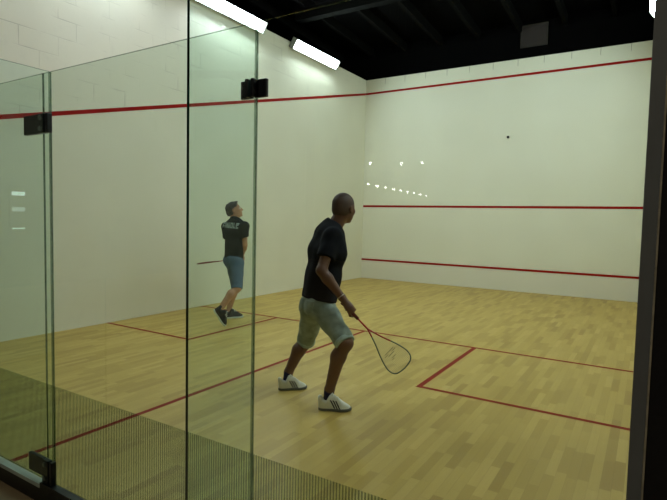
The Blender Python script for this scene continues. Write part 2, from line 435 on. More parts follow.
# a daylit window at the far end of the hall, mirrored in the door glass
wn = empty('window_1', (-5.05, -14.0, 1.1)); wn['kind'] = 'structure'; wn['label'] = 'narrow lit window with two bars'
for z0, z1 in ((1.82, 1.90), (1.49, 1.58), (1.12, 1.15)):
    box('window_pane', (-5.05, -14.14, z0), (-5.04, -13.87, z1), M['window' if z0 != 1.49 else 'window_dim'], wn)
bm = bmesh.new()
for z0, z1 in ((1.06, 1.12), (1.15, 1.49), (1.58, 1.82), (1.90, 1.98)): add_box(bm, (-5.05, -14.18, z0), (-5.02, -13.83, z1))
for y in (-14.18, -13.87): add_box(bm, (-5.05, y, 1.12), (-5.02, y+.04, 1.92))
bm_obj('window_frame', bm, M['hall'], wn)
# pendant lamps of the hall, mirrored in the glass as rows of bright dots
def pendant(p, r, label, group):
    x, y, z = p; o = empty('pendant_lamp', (x, y, z)); tag(o, label, 'lamp', group)
    bm = bmesh.new(); bmesh.ops.create_uvsphere(bm, u_segments=14, v_segments=8, radius=r, matrix=Matrix.Translation((x, y, z)))
    bm_obj('bulb', bm, M['bulb'], o, True)
    bm = bmesh.new(); bmesh.ops.create_cone(bm, cap_ends=True, segments=14, radius1=r*.9, radius2=r*.35, depth=.07, matrix=Matrix.Translation((x, y, z+r+.025)))
    bm_obj('lamp_cap', bm, M['lampmetal'], o)
    top = slope_z(y)
    tube('cord', [(x, y, z+r+.05), (x, y, top)], .004, M['lampmetal'], o, n=6)
def mirror_at_z(u, v, z):
    p = PZ(u, v, z); return (p[0], 2*(YB-.006)-p[1], z)
ORD = ['first', 'second', 'third', 'fourth', 'fifth', 'sixth', 'seventh', 'eighth', 'ninth']
row = [(368, 184), (377, 186), (385.5, 187.6), (393.5, 189.1), (400.5, 190.5), (407.5, 191.9), (414, 193.1), (420, 194.2), (426, 195.2)]
for i, (u, v) in enumerate(row):
    pendant(mirror_at_z(u, v, 2.0), .021, ORD[i]+' lit pendant lamp from the left in the lower row of nine mirrored dots', 'pendant lamps in the lower row')
for i, (u, v) in enumerate(((370, 163), (401.5, 163.5), (422, 162.5))):
    pendant(mirror_at_z(u, v, 2.6), .030, ORD[i]+' lit pendant lamp from the left among the three upper mirrored dots', 'pendant lamps in the upper row')

# unseen globe added to lighten hall floor and post, behind and above the camera
o = empty('added_fill_light', (4.2, -14.5, 4.6)); tag(o, 'round fill light added in the hall behind the viewer', 'lamp')
bm = bmesh.new(); bmesh.ops.create_uvsphere(bm, u_segments=20, v_segments=12, radius=.16, matrix=Matrix.Translation((4.2, -14.5, 4.6)))
bm_obj('globe', bm, M['globe'], o, True)
tube('rod', [(4.2, -14.5, 4.74), (4.2, -14.5, slope_z(-14.5))], .012, M['lampmetal'], o)
# ------------------------------------------------------------------ squash ball at the front wall
bp_ = at_y(508, 137, -.028)
bm = bmesh.new(); bmesh.ops.create_uvsphere(bm, u_segments=18, v_segments=12, radius=.027, matrix=Matrix.Translation(Vector(bp_)))
b = bm_obj('squash_ball', bm, M['ball'], None, True); tag(b, 'small black squash ball striking the white front wall between red lines', 'ball')

# ------------------------------------------------------------------ smooth solid modelling (signed distances -> one mesh)
def nrm(a):
    a = np.asarray(a, float); return a/np.linalg.norm(a)
def f_cap(a, b, ra, rb):
    a = np.asarray(a, float); b = np.asarray(b, float); ba = b-a; bb = max(np.dot(ba, ba), 1e-12); R = max(ra, rb)
    def f(p):
        pa = p-a; t = np.clip(pa@ba/bb, 0, 1)
        return np.linalg.norm(pa-t[..., None]*ba, axis=-1)-(ra+(rb-ra)*t)
    return f, np.minimum(a, b)-R, np.maximum(a, b)+R
def f_ecap(a, b, ra, rb, ax, s):
    """capsule whose section is s times wider along ax"""
    a = np.asarray(a, float); b = np.asarray(b, float); ax = nrm(ax); ba = b-a
    ba_ = ba-ax*np.dot(ba, ax)*(1-1/s); bb = max(np.dot(ba_, ba_), 1e-12); R = max(ra, rb)*max(s, 1)
    def f(p):
        pa = p-a; pa = pa-ax*((pa@ax)*(1-1/s))[..., None]
        t = np.clip(pa@ba_/bb, 0, 1); q = pa-t[..., None]*ba_
        return (np.linalg.norm(q, axis=-1)-(ra+(rb-ra)*t))
    return f, np.minimum(a, b)-R, np.maximum(a, b)+R
def f_ell(c, r, axes=None):
    c = np.asarray(c, float); r = np.asarray(r, float); A = np.eye(3) if axes is None else np.array(axes, float); R = r.max()
    def f(p):
        q = (p-c)@A.T; k0 = np.linalg.norm(q/r, axis=-1); k1 = np.linalg.norm(q/(r*r), axis=-1)+1e-9
        return k0*(k0-1)/k1
    return f, c-R, c+R
class Solid:
    def __init__(s): s.ops = []; s.lo = np.full(3, 1e9); s.hi = np.full(3, -1e9)
    def add(s, prim, k=.02, infl=0.0):
        f, lo, hi = prim; m = infl+k+.03
        s.ops.append(('u', k, f, lo-m, hi+m, infl)); s.lo = np.minimum(s.lo, lo-infl-k*.5-.02); s.hi = np.maximum(s.hi, hi+infl+k*.5+.02); return s
    def sub(s, prim, k=.01, infl=0.0):
        f, lo, hi = prim; m = k+infl+.03; s.ops.append(('s', k, f, lo-m, hi+m, infl)); return s
    def fn(s, g): s.ops.append(('f', 0, g, None, None, 0)); return s
    def cut(s, pt, n):
        """drop everything on the side n points to"""
        pt = np.asarray(pt, float); n = nrm(n)
        return s.fn(lambda p, F: np.maximum(F, (p-pt)@n))
    def ev(s, p):
        F = np.full(p.shape[:-1], 1.0)
        for op, k, f, lo, hi, infl in s.ops:
            if op == 'f': F = f(p, F)
            else:
                d = f(p)-infl
                F = s.comb(op, k, F, d)
        return F
    @staticmethod
    def comb(op, k, F, d):
        if op == 'u':
            h = np.maximum(k-np.abs(F-d), 0)/max(k, 1e-6); return np.minimum(F, d)-h*h*k*.25
        d = -d; h = np.maximum(k-np.abs(F-d), 0)/max(k, 1e-6); return np.maximum(F, d)+h*h*k*.25
    def mesh(s, h, keep=None):
        lo = s.lo-2*h; n = np.ceil((s.hi+2*h-lo)/h).astype(int)+1
        ax = [lo[i]+h*np.arange(n[i]) for i in range(3)]
        F = np.full(n, 1.0)
        for op, k, f, l, u, infl in s.ops:
            if op == 'f':
                G = np.stack(np.meshgrid(*ax, indexing='ij'), -1); F = f(G, F); continue
            i0 = np.maximum(np.floor((l-lo)/h).astype(int), 0); i1 = np.minimum(np.ceil((u-lo)/h).astype(int)+1, n)
            if (i1 <= i0).any(): continue
            sl = tuple(slice(a, b) for a, b in zip(i0, i1))
            G = np.stack(np.meshgrid(*[ax[i][sl[i]] for i in range(3)], indexing='ij'), -1)
            F[sl] = s.comb(op, k, F[sl], f(G)-infl)
        return nets(F, lo, h)
def nets(F, lo, h):
    ins = F < 0
    c = np.zeros(tuple(np.array(F.shape)-1), int)
    offs = [(i, j, k) for i in (0, 1) for j in (0, 1) for k in (0, 1)]
    N = np.array(F.shape)-1
    def at(A, o): return A[o[0]:o[0]+N[0], o[1]:o[1]+N[1], o[2]:o[2]+N[2]]
    for o in offs: c += at(ins, o)
    act = (c > 0) & (c < 8)
    idx = np.full(act.shape, -1); idx[act] = np.arange(act.sum())
    cells = np.argwhere(act)
    acc = np.zeros((len(cells), 3)); cnt = np.zeros(len(cells))
    for o in offs:
        for a in range(3):
            if o[a]: continue
            o2 = list(o); o2[a] = 1
            A = F[tuple((cells+o).T)]; B = F[tuple((cells+o2).T)]
            cr = (A < 0) != (B < 0)
            t = np.where(cr, A/np.where(cr, A-B, 1), 0)
            pt = np.tile(np.array(o, float), (len(cells), 1)); pt[:, a] = t
            acc += pt*cr[:, None]; cnt += cr
    V = lo+h*(cells+acc/cnt[:, None])
    quads = []
    for a in range(3):
        b, d = (a+1) % 3, (a+2) % 3
        s0 = [slice(None)]*3; s1 = [slice(None)]*3
        s0[a] = slice(0, -1); s1[a] = slice(1, None)
        A, B = ins[tuple(s0)], ins[tuple(s1)]
        for e_, flip in ((A & ~B, False), (~A & B, True)):
            q = np.argwhere(e_)
            q = q[(q[:, b] > 0) & (q[:, d] > 0) & (q[:, b] < N[b]) & (q[:, d] < N[d])]
            eb = np.zeros(3, int); eb[b] = 1; ed = np.zeros(3, int); ed[d] = 1
            v = [idx[tuple(x.T)] for x in (q-eb-ed, q-ed, q, q-eb)]
            if flip: v = v[::-1]
            quads.append(np.stack(v, 1))
    return V, np.concatenate(quads)
def relax(V, Q, n, lam=.5):
    if not n: return V
    A = Q; B = np.roll(Q, -1, 1)
    a = A.ravel(); b = B.ravel()
    for _ in range(n):
        S = np.zeros_like(V); c = np.zeros(len(V))
        np.add.at(S, a, V[b]); np.add.at(c, a, 1); np.add.at(S, b, V[a]); np.add.at(c, b, 1)
        V = V+lam*(S/np.maximum(c, 1)[:, None]-V)
    return V
def solid_obj(name, S, h, m, parent, smooth_n=1):
    V, Q = S.mesh(h); V = relax(V, Q, smooth_n)
    me = bpy.data.meshes.new(name); me.from_pydata(V.tolist(), [], Q.tolist()); me.update()
    return link(name, me, m, parent, True)

# ------------------------------------------------------------------ body building
def frame_from(f, up):
    f = nrm(f); l = nrm(np.cross(up, f)); u = np.cross(f, l); return f, l, u     # forward, left, up
def head_prims(S, c, f, l, u, k=1.0):
    A = [f, l, u]
    def p(x, y, z): return c+k*(x*f+y*l+z*u)
    S.add(f_ell(p(-.014, 0, .030), np.array([.098, .076, .088])*k, A), .03)
    S.add(f_ell(p(.030, 0, -.018), np.array([.064, .062, .085])*k, A), .03)
    S.add(f_ell(p(.038, 0, -.062), np.array([.052, .050, .054])*k, A), .025)
    S.add(f_ell(p(.075, 0, -.098), np.array([.017, .022, .014])*k, A), .02)      # chin
    S.add(f_ell(p(.080, 0, .024), np.array([.013, .046, .010])*k, A), .012)      # brow
    S.add(f_cap(p(.092, 0, .010), p(.112, 0, -.026), .008*k, .013*k), .012)      # nose
    for s in (-1, 1):
        S.add(f_ell(p(.104, s*.012, -.030), np.array([.010, .008, .008])*k, A), .008)
        S.add(f_ell(p(.062, s*.043, -.020), np.array([.026, .018, .020])*k, A), .02)   # cheek
        S.add(f_ell(p(-.008, s*.081, -.008), np.array([.020, .008, .033])*k, A), .008)  # ear
        S.sub(f_ell(p(-.002, s*.090, -.008), np.array([.010, .006, .018])*k, A), .006)
        S.sub(f_ell(p(.098, s*.032, .004), np.array([.014, .014, .010])*k, A), .012)    # eye socket
    S.add(f_ell(p(.092, 0, -.062), np.array([.010, .024, .012])*k, A), .010)     # lips
    S.sub(f_cap(p(.106, -.022, -.063), p(.106, .022, -.063), .003*k, .003*k), .004)
def eyes(c, f, l, u, parent):
    for s in (-1, 1):
        bm = bmesh.new(); e_ = c+.083*f+s*.032*l+.003*u
        bmesh.ops.create_uvsphere(bm, u_segments=12, v_segments=8, radius=.0125, matrix=Matrix.Translation(Vector(e_)))
        o = bm_obj('eye', bm, MP['eye'], parent, True)
        bm = bmesh.new(); bmesh.ops.create_uvsphere(bm, u_segments=10, v_segments=6, radius=.006, matrix=Matrix.Translation(Vector(e_+.0078*f)))
        bm_obj('iris', bm, MP['iris'], o, True)
def grip_hand(S, c, g, n1, wrist, k=1.0, fl=1.0):
    """hand closed round a handle: g along the handle (towards the racket head), n1 from handle to back of the hand"""
    g = nrm(g); n1 = nrm(n1-g*np.dot(n1, g)); n2 = np.cross(g, n1)*fl
    def q(s, th, R): t = math.radians(th); return c+s*g+R*(math.cos(t)*n1+math.sin(t)*n2)
    S.add(f_ell(c+.030*n1-.004*n2, np.array([.046, .017, .036])*k, [g, n1, n2]), .015)
    for s, r, e_ in ((-.034, .0078, 215), (-.012, .0088, 235), (.011, .0092, 245), (.033, .0088, 235)):
        pts = [q(s, 35, .036), q(s*1.02, 85, .031), q(s*1.0, 150, .026), q(s*.98, e_, .023)]
        for a, b in zip(pts[:-1], pts[1:]): S.add(f_cap(a, b, r*k, r*k*.94), .006)
    pts = [q(.012, -55, .032), q(.040, -95, .030), q(.056, -150, .025), q(.058, -190, .022)]
    for a, b, r in zip(pts[:-1], pts[1:], (.0125, .0105, .0095)): S.add(f_cap(a, b, r, r*.93), .008)
    S.add(f_cap(wrist, c+.028*n1-.008*g, .027*k, .026*k), .02)
def open_hand(S, w, d, n, side, k=1.0):
    """relaxed hand: wrist w, pointing d, palm normal n, thumb on side"""
    d = nrm(d); n = nrm(n-d*np.dot(n, d)); s = nrm(side-d*np.dot(side, d)-n*np.dot(side, n))
    S.add(f_ell(w+.05*d, np.array([.052, .040, .015])*k, [d, s, n]), .015)
    S.add(f_cap(w, w+.02*d, .027, .026), .02)
    for i, (o, L) in enumerate(((.030, .070), (.010, .080), (-.010, .076), (-.029, .060))):
        p = w+.092*d+o*s; a = .35; r = .0088
        for j in range(3):
            dd = math.cos(a)*d+math.sin(a)*n; q_ = p+dd*L*(.42, .32, .26)[j]
            S.add(f_cap(p, q_, r, r*.92), .006); p = q_; r *= .92; a += .5
    p = w+.025*d+.028*s
    for dd, L, r in ((.6*d+.75*s+.2*n, .045, .012), (.85*d+.4*s+.35*n, .032, .0105), (.9*d+.1*s+.5*n, .026, .0095)):
        q_ = p+nrm(dd)*L; S.add(f_cap(p, q_, r, r*.92), .008); p = q_
def shoe(parent, heel, toe, up, c, name='shoe', Ls=None):
    """shoe from heel to toe along the sole; c = dict of materials"""
    heel = np.asarray(heel, float); toe = np.asarray(toe, float)
    f, l, u = frame_from(toe-heel, up); L = Ls or np.linalg.norm(toe-heel)
    q = L/.30
    O = heel
    def loc(p): d = p-O; return d@f/q, d@l/q, d@u/q
    def d2(x, y, gr=0.0):
        def cp(x0, x1, r0, r1):
            t = np.clip((x-x0)/(x1-x0), 0, 1); return np.hypot(x-(x0+(x1-x0)*t), y)-(r0+(r1-r0)*t)
        a = np.minimum(cp(.038, .12, .037, .036), cp(.12, .205, .036, .049)); return np.minimum(a, cp(.205, .258, .049, .040))-gr
    hx = np.array([0, .022, .045, .072, .10, .13, .18, .22, .26, .30]); hz = np.array([.140, .136, .104, .104, .150, .158, .120, .088, .066, .046])
    def upper(p, gr=0.0):
        x, y, z = loc(p)
        h_ = np.interp(x, hx, hz)+gr
        side = d2(x, y, gr)+np.clip(z-.02, 0, 1)*np.interp(x, [0, .09, .15], [-.10, -.10, .26])
        top = z-h_+np.abs(y)*.25
        k = .03; hh = np.maximum(k-np.abs(side-top), 0)/k
        return np.maximum(np.maximum(side, top)+hh*hh*k*.25, .012-z)*q
    def sole(p):
        x, y, z = loc(p); rise = np.clip(x-.22, 0, 1)**2*1.6
        k = .012; a = d2(x, y, .004); b = np.abs(z-.014-rise)-.015; hh = np.maximum(k-np.abs(a-b), 0)/k
        return (np.maximum(a, b)+hh*hh*k*.25)*q
    lo = np.min([O-.09*q*1.2, O+f*L*1.05-.09*q*1.2], 0)-np.abs(u)*.05; hi = np.max([O+.09*q*1.2, O+f*L*1.05+.09*q*1.2], 0)+np.abs(u)*.13
    def mk(fun):
        S = Solid(); S.lo = lo.copy(); S.hi = hi.copy(); S.fn(lambda p, F: fun(p)); return S
    sh = solid_obj(name, mk(upper), .004, c['upper'], parent, 1)
    solid_obj('sole', mk(sole), .004, c['sole'], sh, 1)
    if 'stripe' in c:
        def stripes(p):
            x, y, z = loc(p); b = np.full(x.shape, 9.0)
            for i in range(3):
                b = np.minimum(b, np.abs((x-.132-.022*i)+.55*(z-.06))-.0066)
            b = np.maximum(b, np.abs(z-.064+.20*(x-.14))-.034)
            return np.maximum(np.maximum(upper(p, .003), b*q), .012*q-np.abs(y)*q)
        solid_obj('side_stripes', mk(stripes), .0028, c['stripe'], sh, 0)
    def laces(p):
        x, y, z = loc(p); b = np.minimum(np.minimum(np.abs(x-.125), np.abs(x-.150)), np.abs(x-.175))-.005
        return np.maximum(np.maximum(upper(p, .005), b*q), (np.abs(y)-.020)*q)
    solid_obj('laces', mk(laces), .003, c['lace'], sh, 0)
    return sh
def wr(amp, fx, fz, seed):
    """cloth folds: small waves"""
    r = random.Random(seed); d = [np.array([r.uniform(-1, 1) for _ in range(3)]) for _ in range(4)]
    def g(p, F):
        w_ = 0
        for i, v in enumerate(d):
            w_ = w_+np.sin(p@(v*np.array([fx, fx, fz]))*(1+.35*i)+i*1.7+1.2*np.sin(p[..., 2]*9+i))
        return F+amp*w_/2.2
    return g
def build_person(name, label, J, TF, HFd, HU, C):
    """J joints (world), TF chest facing, HFd head facing, HU head up; C options"""
    base = np.array([(J['anL'][0]+J['anR'][0])/2, (J['anL'][1]+J['anR'][1])/2, 0])
    root = empty(name, base); tag(root, label, 'person')
    k = C.get('k', 1.0)
    sp = nrm(J['neck']-J['pel']); tf, tl, tu = frame_from(TF-sp*np.dot(TF, sp), sp)
    pf, pl, pu = frame_from(C.get('PF', TF), np.array([0, 0, 1.0]))
    pel, neck = J['pel'], J['neck']; LT = np.linalg.norm(neck-pel)
    waist = pel+sp*LT*.34; chest = pel+sp*LT*.66; upc = pel+sp*LT*.84
    hf, hl, hu = frame_from(HFd, HU); hc = J['head']
    torso = [(f_ecap(pel-pu*.01, waist, .102*k, .098*k, pl, 1.42), .05), (f_ecap(waist, chest, .100*k, .116*k, tl, 1.42), .06),
             (f_ecap(chest, upc, .114*k, .088*k, tl, 1.50), .06)]
    sho = [(f_cap(upc, J['sh'+s], .072*k, .058*k), .05) for s in 'LR']
    S = Solid()
    for p_, kk in torso+sho: S.add(p_, kk)
    for s, sg in (('L', 1), ('R', -1)):
        S.add(f_ell(pel-pf*.030+sg*pl*.075-pu*.05, np.array([.080, .085, .10])*k), .05)
    S.add(f_cap(upc+sp*.03, hc-hu*.055-hf*.022, .064*k, .060*k), .03)
    S.add(f_ell(upc+tl*0+sp*.025-tf*.02, np.array([.055, .13, .045])*k, [tf, tl, tu]), .05)   # trapezius
    head_prims(S, hc, hf, hl, hu, C.get('hk', 1.0))
    for s in 'LR':
        sh_, el, wr_ = J['sh'+s], J['el'+s], J['wr'+s]
        S.add(f_cap(sh_, el, .051*k, .040*k), .03)
        mid = el+(wr_-el)*.3
        S.add(f_cap(el, mid, .041*k, .043*k), .02); S.add(f_cap(mid, wr_, .043*k, .027*k), .02)
        hp, kn, an = J['hip'+s], J['kn'+s], J['an'+s]
        S.add(f_cap(hp, kn, .088*k, .058*k), .04)
        back = -nrm(np.cross(np.cross(an-kn, J['ft'+s][1]-J['ft'+s][0]), an-kn)); 
        if np.dot(back, J['ft'+s][1]-J['ft'+s][0]) > 0: back = -back
        cf = kn+(an-kn)*.30+back*.018
        S.add(f_cap(kn, cf, .053*k, .056*k), .03); S.add(f_cap(cf, an, .056*k, .038*k), .03)
        h0, t0, up_ = J['ft'+s]; ff = nrm(t0-h0)
        S.add(f_cap(an, h0+ff*.06+nrm(up_)*.06, .038, .024), .02)
        S.add(f_cap(h0+ff*.06+nrm(up_)*.045, h0+ff*.17+nrm(up_)*.035, .028, .020), .02)
        if s in C['hands']: C['hands'][s](S)
    body = solid_obj('body', S, .0065, C['skin'], root, 1)
    eyes(hc, hf, hl, hu, root)
    # hair
    H = Solid(); A = [hf, hl, hu]
    def hp_(x, y, z): return hc+x*hf+y*hl+z*hu
    t_ = C['hair_t']; hk = C.get('hk', 1.0)
    H.add(f_ell(hp_(-.014, 0, .030), np.array([.098, .076, .088])*hk+t_, A), .02)
    H.add(f_ell(hp_(-.045, 0, -.02), np.array([.062, .064, .06])*hk+t_, A), .02)
    if t_ > .006:
        H.fn(wr(.004, 90, 90, 5))
        H.add(f_ell(hp_(.055, 0, .105), np.array([.03, .045, .012]), A), .02)
    ff_ = hp_(.062, 0, .062); H.cut(ff_, hf*.85-hu*.45)                            # forehead hairline
    H.fn(lambda p, F: np.maximum(F, np.minimum((p-hp_(.012, 0, -.0))@hf, -((p-hp_(0, 0, .035))@hu))))   # temples
    H.fn(lambda p, F: np.maximum(F, -((p-hp_(0, 0, -.062))@hu)))                   # nape
    H.fn(lambda p, F: np.maximum(F, .018-np.linalg.norm((p-hp_(-.004, 0, -.008))@np.array([hf, hu]).T, axis=-1)))  # ears stay clear
    solid_obj('hair', H, .005, C['hair'], root, 1)
    # shirt
    T = Solid(); inf = C.get('loose', .016)
    for p_, kk in torso: T.add(p_, kk, inf)
    for p_, kk in sho: T.add(p_, kk, inf*.9)
    T.add(f_ecap(pel-sp*.12, waist, .124*k, .112*k, pl, 1.36), .05, .004)
    T.add(f_ell(upc+sp*.035-tf*.02, np.array([.058, .13, .055])*k, [tf, tl, tu]), .06, inf*.7)
    T.add(f_cap(upc, upc+sp*.10, .075*k, .070*k), .05)
    for s in 'LR':
        a, b = J['sh'+s], J['el'+s]; d = nrm(b-a); m_ = a+(b-a)*C.get('sleeve', .62)
        pr, lo_, hi_ = f_cap(a, m_+d*.06, .060*k+inf*.5, .058*k+inf*.6)
        f2 = (lambda pr, m_, d: (lambda p: np.maximum(pr(p), (p-m_)@d)))(pr, m_, d)
        T.add((f2, lo_, hi_), .025)
    hem = pel-sp*C.get('hem', .05)
    T.sub(f_cap(upc+sp*C.get('collar', .095)+tf*.02, hc-hu*.02, .068*k, .078*k), .012)
    armless = [f_cap(J['el'+s], J['wr'+s], .05, .04) for s in 'LR']
    T.fn(wr(.0045, 26, 16, C['seed']))
    # hem cut only where the trunk is
    T.fn(lambda p, F: np.maximum(F, -((p-hem)@sp)))
    shirt = solid_obj('t_shirt', T, .007, C['shirt'], root, 1)
    # shorts
    Q = Solid(); inf2 = C.get('loose2', .011)
    Q.add(f_ecap(pel-pu*.02, pel+sp*.10, .108*k, .100*k, pl, 1.40), .05, .012)
    for s, sg in (('L', 1), ('R', -1)):
        Q.add(f_ell(pel-pf*.030+sg*pl*.075-pu*.05, np.array([.080, .085, .10])*k), .05, .012)
    fs = []
    for s in 'LR':
        hp, kn = J['hip'+s], J['kn'+s]; d = nrm(kn-hp); end = kn+d*C.get('leg', .0)
        pr, lo_, hi_ = f_cap(hp, end+d*.07, .092*k+inf2*.7, .061*k+inf2)
        f2 = (lambda pr, m_, d: (lambda p: np.maximum(pr(p), (p-m_)@d)))(pr, end, d)
        Q.add((f2, lo_, hi_), .03); fs.append((end, d, lo_, hi_, s))
    Q.cut(pel+sp*.105, sp)
    Q.fn(wr(.005, 30, 24, C['seed']+3))
    so = solid_obj('shorts', Q, .007, C['denim'], root, 1)
    for end, d, lo_, hi_, s in fs:      # turned-up cuffs
        Z = Solid(); pr, l2, h2 = f_cap(end-d*.06, end+d*.06, .067*k+inf2, .063*k+inf2)
        Z.add((pr, l2, h2), .0, .004)
        Z.cut(end+d*.006, d); Z.cut(end-d*.034, -d)
        solid_obj('cuff', Z, .006, C['cuff'], so, 1)
    for s, sg in (('L', 1), ('R', -1)):      # back pockets
        Z = Solid(); Z.ops = list(Q.ops); Z.lo, Z.hi = pel-.2, pel+.2
        def pk(p, F, sg=sg):
            d = p-pel; a = np.abs(d@pl-sg*.082)-.056; z = d@pu; b_ = np.maximum(z-.025, -.105-z); b_ = np.maximum(b_, np.abs(d@pl-sg*.082)*.45-.105-z+.012)
            return np.maximum(np.maximum(F-.005, np.maximum(a, b_)), d@pf+.02)
        Z.fn(pk); solid_obj('back_pocket', Z, .006, C['denim'], so, 1)
    # socks and shoes
    for s in 'LR':
        kn, an = J['kn'+s], J['an'+s]; h0, t0, up_ = J['ft'+s]; ff = nrm(t0-h0)
        if C.get('sock') is not None:
            K = Solid(); up2 = nrm(kn-an)
            K.add(f_cap(h0+ff*.06+nrm(up_)*.05, an+up2*.02, .028, .046), .02)
            K.cut(an+up2*C.get('sock_h', .02), up2)
            solid_obj('sock', K, .005, C['sock'], root, 1)
        shoe(root, h0, t0, up_, C['shoe'])
    return root, T, dict(sp=sp, tf=tf, tl=tl, upc=upc, chest=chest)

def cloth(name, rgb, var=.15, scale=40, bump=.3, wash=None):
    m, nt, out = new_mat(name); c = lin(rgb)
    b = node(nt, 'ShaderNodeBsdfPrincipled'); b.inputs['Roughness'].default_value = .9; b.inputs['Specular IOR Level'].default_value = .15
    tc = node(nt, 'ShaderNodeTexCoord')
    no = node(nt, 'ShaderNodeTexNoise'); no.inputs['Scale'].default_value = 16; no.inputs['Detail'].default_value = 5
    nt.links.new(tc.outputs['Object'], no.inputs['Vector'])
    lo = tuple(x*(1-var) for x in c); hi = lin(wash) if wash else tuple(min(1, x*(1+var)) for x in c)
    nt.links.new(mixc(nt, no.outputs['Fac'], lo, hi), b.inputs['Base Color'])
    wv = node(nt, 'ShaderNodeTexNoise'); wv.inputs['Scale'].default_value = 260
    nt.links.new(tc.outputs['Object'], wv.inputs['Vector'])
    bp = node(nt, 'ShaderNodeBump'); bp.inputs['Strength'].default_value = bump; bp.inputs['Distance'].default_value = .002
    nt.links.new(wv.outputs['Fac'], bp.inputs['Height']); nt.links.new(bp.outputs[0], b.inputs['Normal'])
    nt.links.new(b.outputs[0], out.inputs[0]); return m
MP = dict(
    eye=plain('eye_white', (225, 220, 210), .3, .03, 20), iris=plain('iris_brown', (45, 30, 20), .3, .1, 50),
    skin1=plain('tanned_brown_skin', (100, 66, 47), .5, .10, 14, .15, spec=.4, bscale=120, dist=.001),
    skin2=plain('light_tan_skin', (176, 126, 92), .5, .08, 14, .15, spec=.4, bscale=120, dist=.001),
    stubble=plain('dark_shaved_hair', (68, 48, 36), .7, .25, 90, .3, bscale=400, dist=.001),
    hair2=plain('dark_brown_hair', (36, 28, 20), .6, .35, 60, .6, bscale=220, dist=.003),
    shirt1=cloth('black_cotton', (18, 19, 24), .2), shirt2=cloth('black_jersey', (22, 25, 26), .2),
    denim1=cloth('pale_washed_denim', (84, 98, 94), .25, wash=(176, 188, 174)), cuff1=cloth('pale_denim_cuff', (158, 174, 166), .15),
    denim2=cloth('blue_denim', (62, 82, 100), .25, wash=(96, 118, 136)), cuff2=cloth('blue_denim_cuff', (84, 106, 126), .15),
    navy=cloth('navy_sock', (24, 25, 62), .2), white=plain('white_leather', (214, 214, 200), .5, .06, 20),
    dark_stripe=plain('dark_navy_stripe', (20, 23, 40), .5, .1, 30), grey_sole=plain('grey_rubber_sole', (86, 88, 82), .6, .15, 25),
    lace=cloth('white_lace', (216, 214, 202), .1), dark_shoe=cloth('dark_canvas', (42, 44, 46), .2), white_sole=plain('white_rubber_sole', (196, 200, 184), .6, .08, 25),
    red=plain('red_lacquer', (176, 26, 34), .3, .1, 20), frame=plain('dark_grey_frame', (104, 112, 98), .35, .15, 30),
    grip=plain('dark_red_grip', (92, 24, 26), .8, .2, 60, .4), string=plain('pale_string', (196, 200, 176), .4, .05, 50),
    stencil=plain('dark_string_ink', (70, 62, 44), .6, .1, 50), band=plain('pale_wristband', (176, 160, 140), .6, .1, 40),
    white_print=plain('white_shirt_print', (158, 170, 166), .7, .1, 40), frame2=plain('dark_red_frame', (122, 34, 28), .4, .15, 30),
)

# ------------------------------------------------------------------ rackets
def spline(pts, n):
    pts = [np.array(p, float) for p in pts]; out_ = []; N = len(pts)
    for i in range(N-1):
        p0, p1, p2, p3 = pts[max(i-1, 0)], pts[i], pts[i+1], pts[min(i+2, N-1)]
        for j in range(n):
            t = j/n
            out_.append(.5*((2*p1)+(-p0+p2)*t+(2*p0-5*p1+4*p2-p3)*t*t+(-p0+3*p1-3*p2+p3)*t**3))
    out_.append(pts[-1]); return out_
def racket(thr, g, wd, label, frame_m, throat_m, shaft=.10, grip=.18, HL=.42, HW=.102, tr=.0056):
    """squash racket: throat point thr, g from butt to tip, wd across the head"""
    thr = np.asarray(thr, float); g = nrm(g); wd = nrm(wd-g*np.dot(wd, g))
    butt = thr-g*(shaft+grip)
    o = empty('squash_racket', butt); tag(o, label, 'racket')
    prof = [(0, 0), (.06, .016), (.14, .042), (.22, .073), (.29, .094), (.34, .102), (.385, .092), (.410, .062), (.42, 0)]
    half = spline([(a/.42*HL, b/.102*HW) for a, b in prof], 6)
    def wp(a, b): return thr+a*g+b*wd
    left = [wp(a, b) for a, b in half]; right = [wp(a, -b) for a, b in half]
    cut, cut2 = 7, 16
    tube('frame', left[cut2:]+right[cut:-1][::-1], tr, frame_m, o)
    for side, c_ in ((left, cut2), (right, cut)): tube('throat', side[:c_+1], .0060, throat_m, o)
    tube('shaft', [thr-g*shaft, thr-g*shaft*.5, thr+g*.004], .0072, throat_m, o)
    tube('grip', [butt, butt+g*.012, butt+g*.03, thr-g*shaft], [.0145, .017, .0145, .0125], MP['grip'], o, n=14)
    bm = bmesh.new(); A = [a for a, b in half]; B = [b for a, b in half]
    for i in range(-8, 9):
        y = i*.0115
        xs = [a for a in np.linspace(.01, HL-.002, 160) if np.interp(a, A, B) >= abs(y)]
        if len(xs) > 3: merge_bm(bm, tube_mesh([wp(xs[0], y), wp(xs[-1], y)], .0007, n=5))
    for a in np.arange(.09, HL-.01, .0125):
        b_ = np.interp(a, A, B); merge_bm(bm, tube_mesh([wp(a, -b_), wp(a, b_)], .0007, n=5))
    st = bm_obj('strings', bm, MP['string'], o)
    return o, wp, st

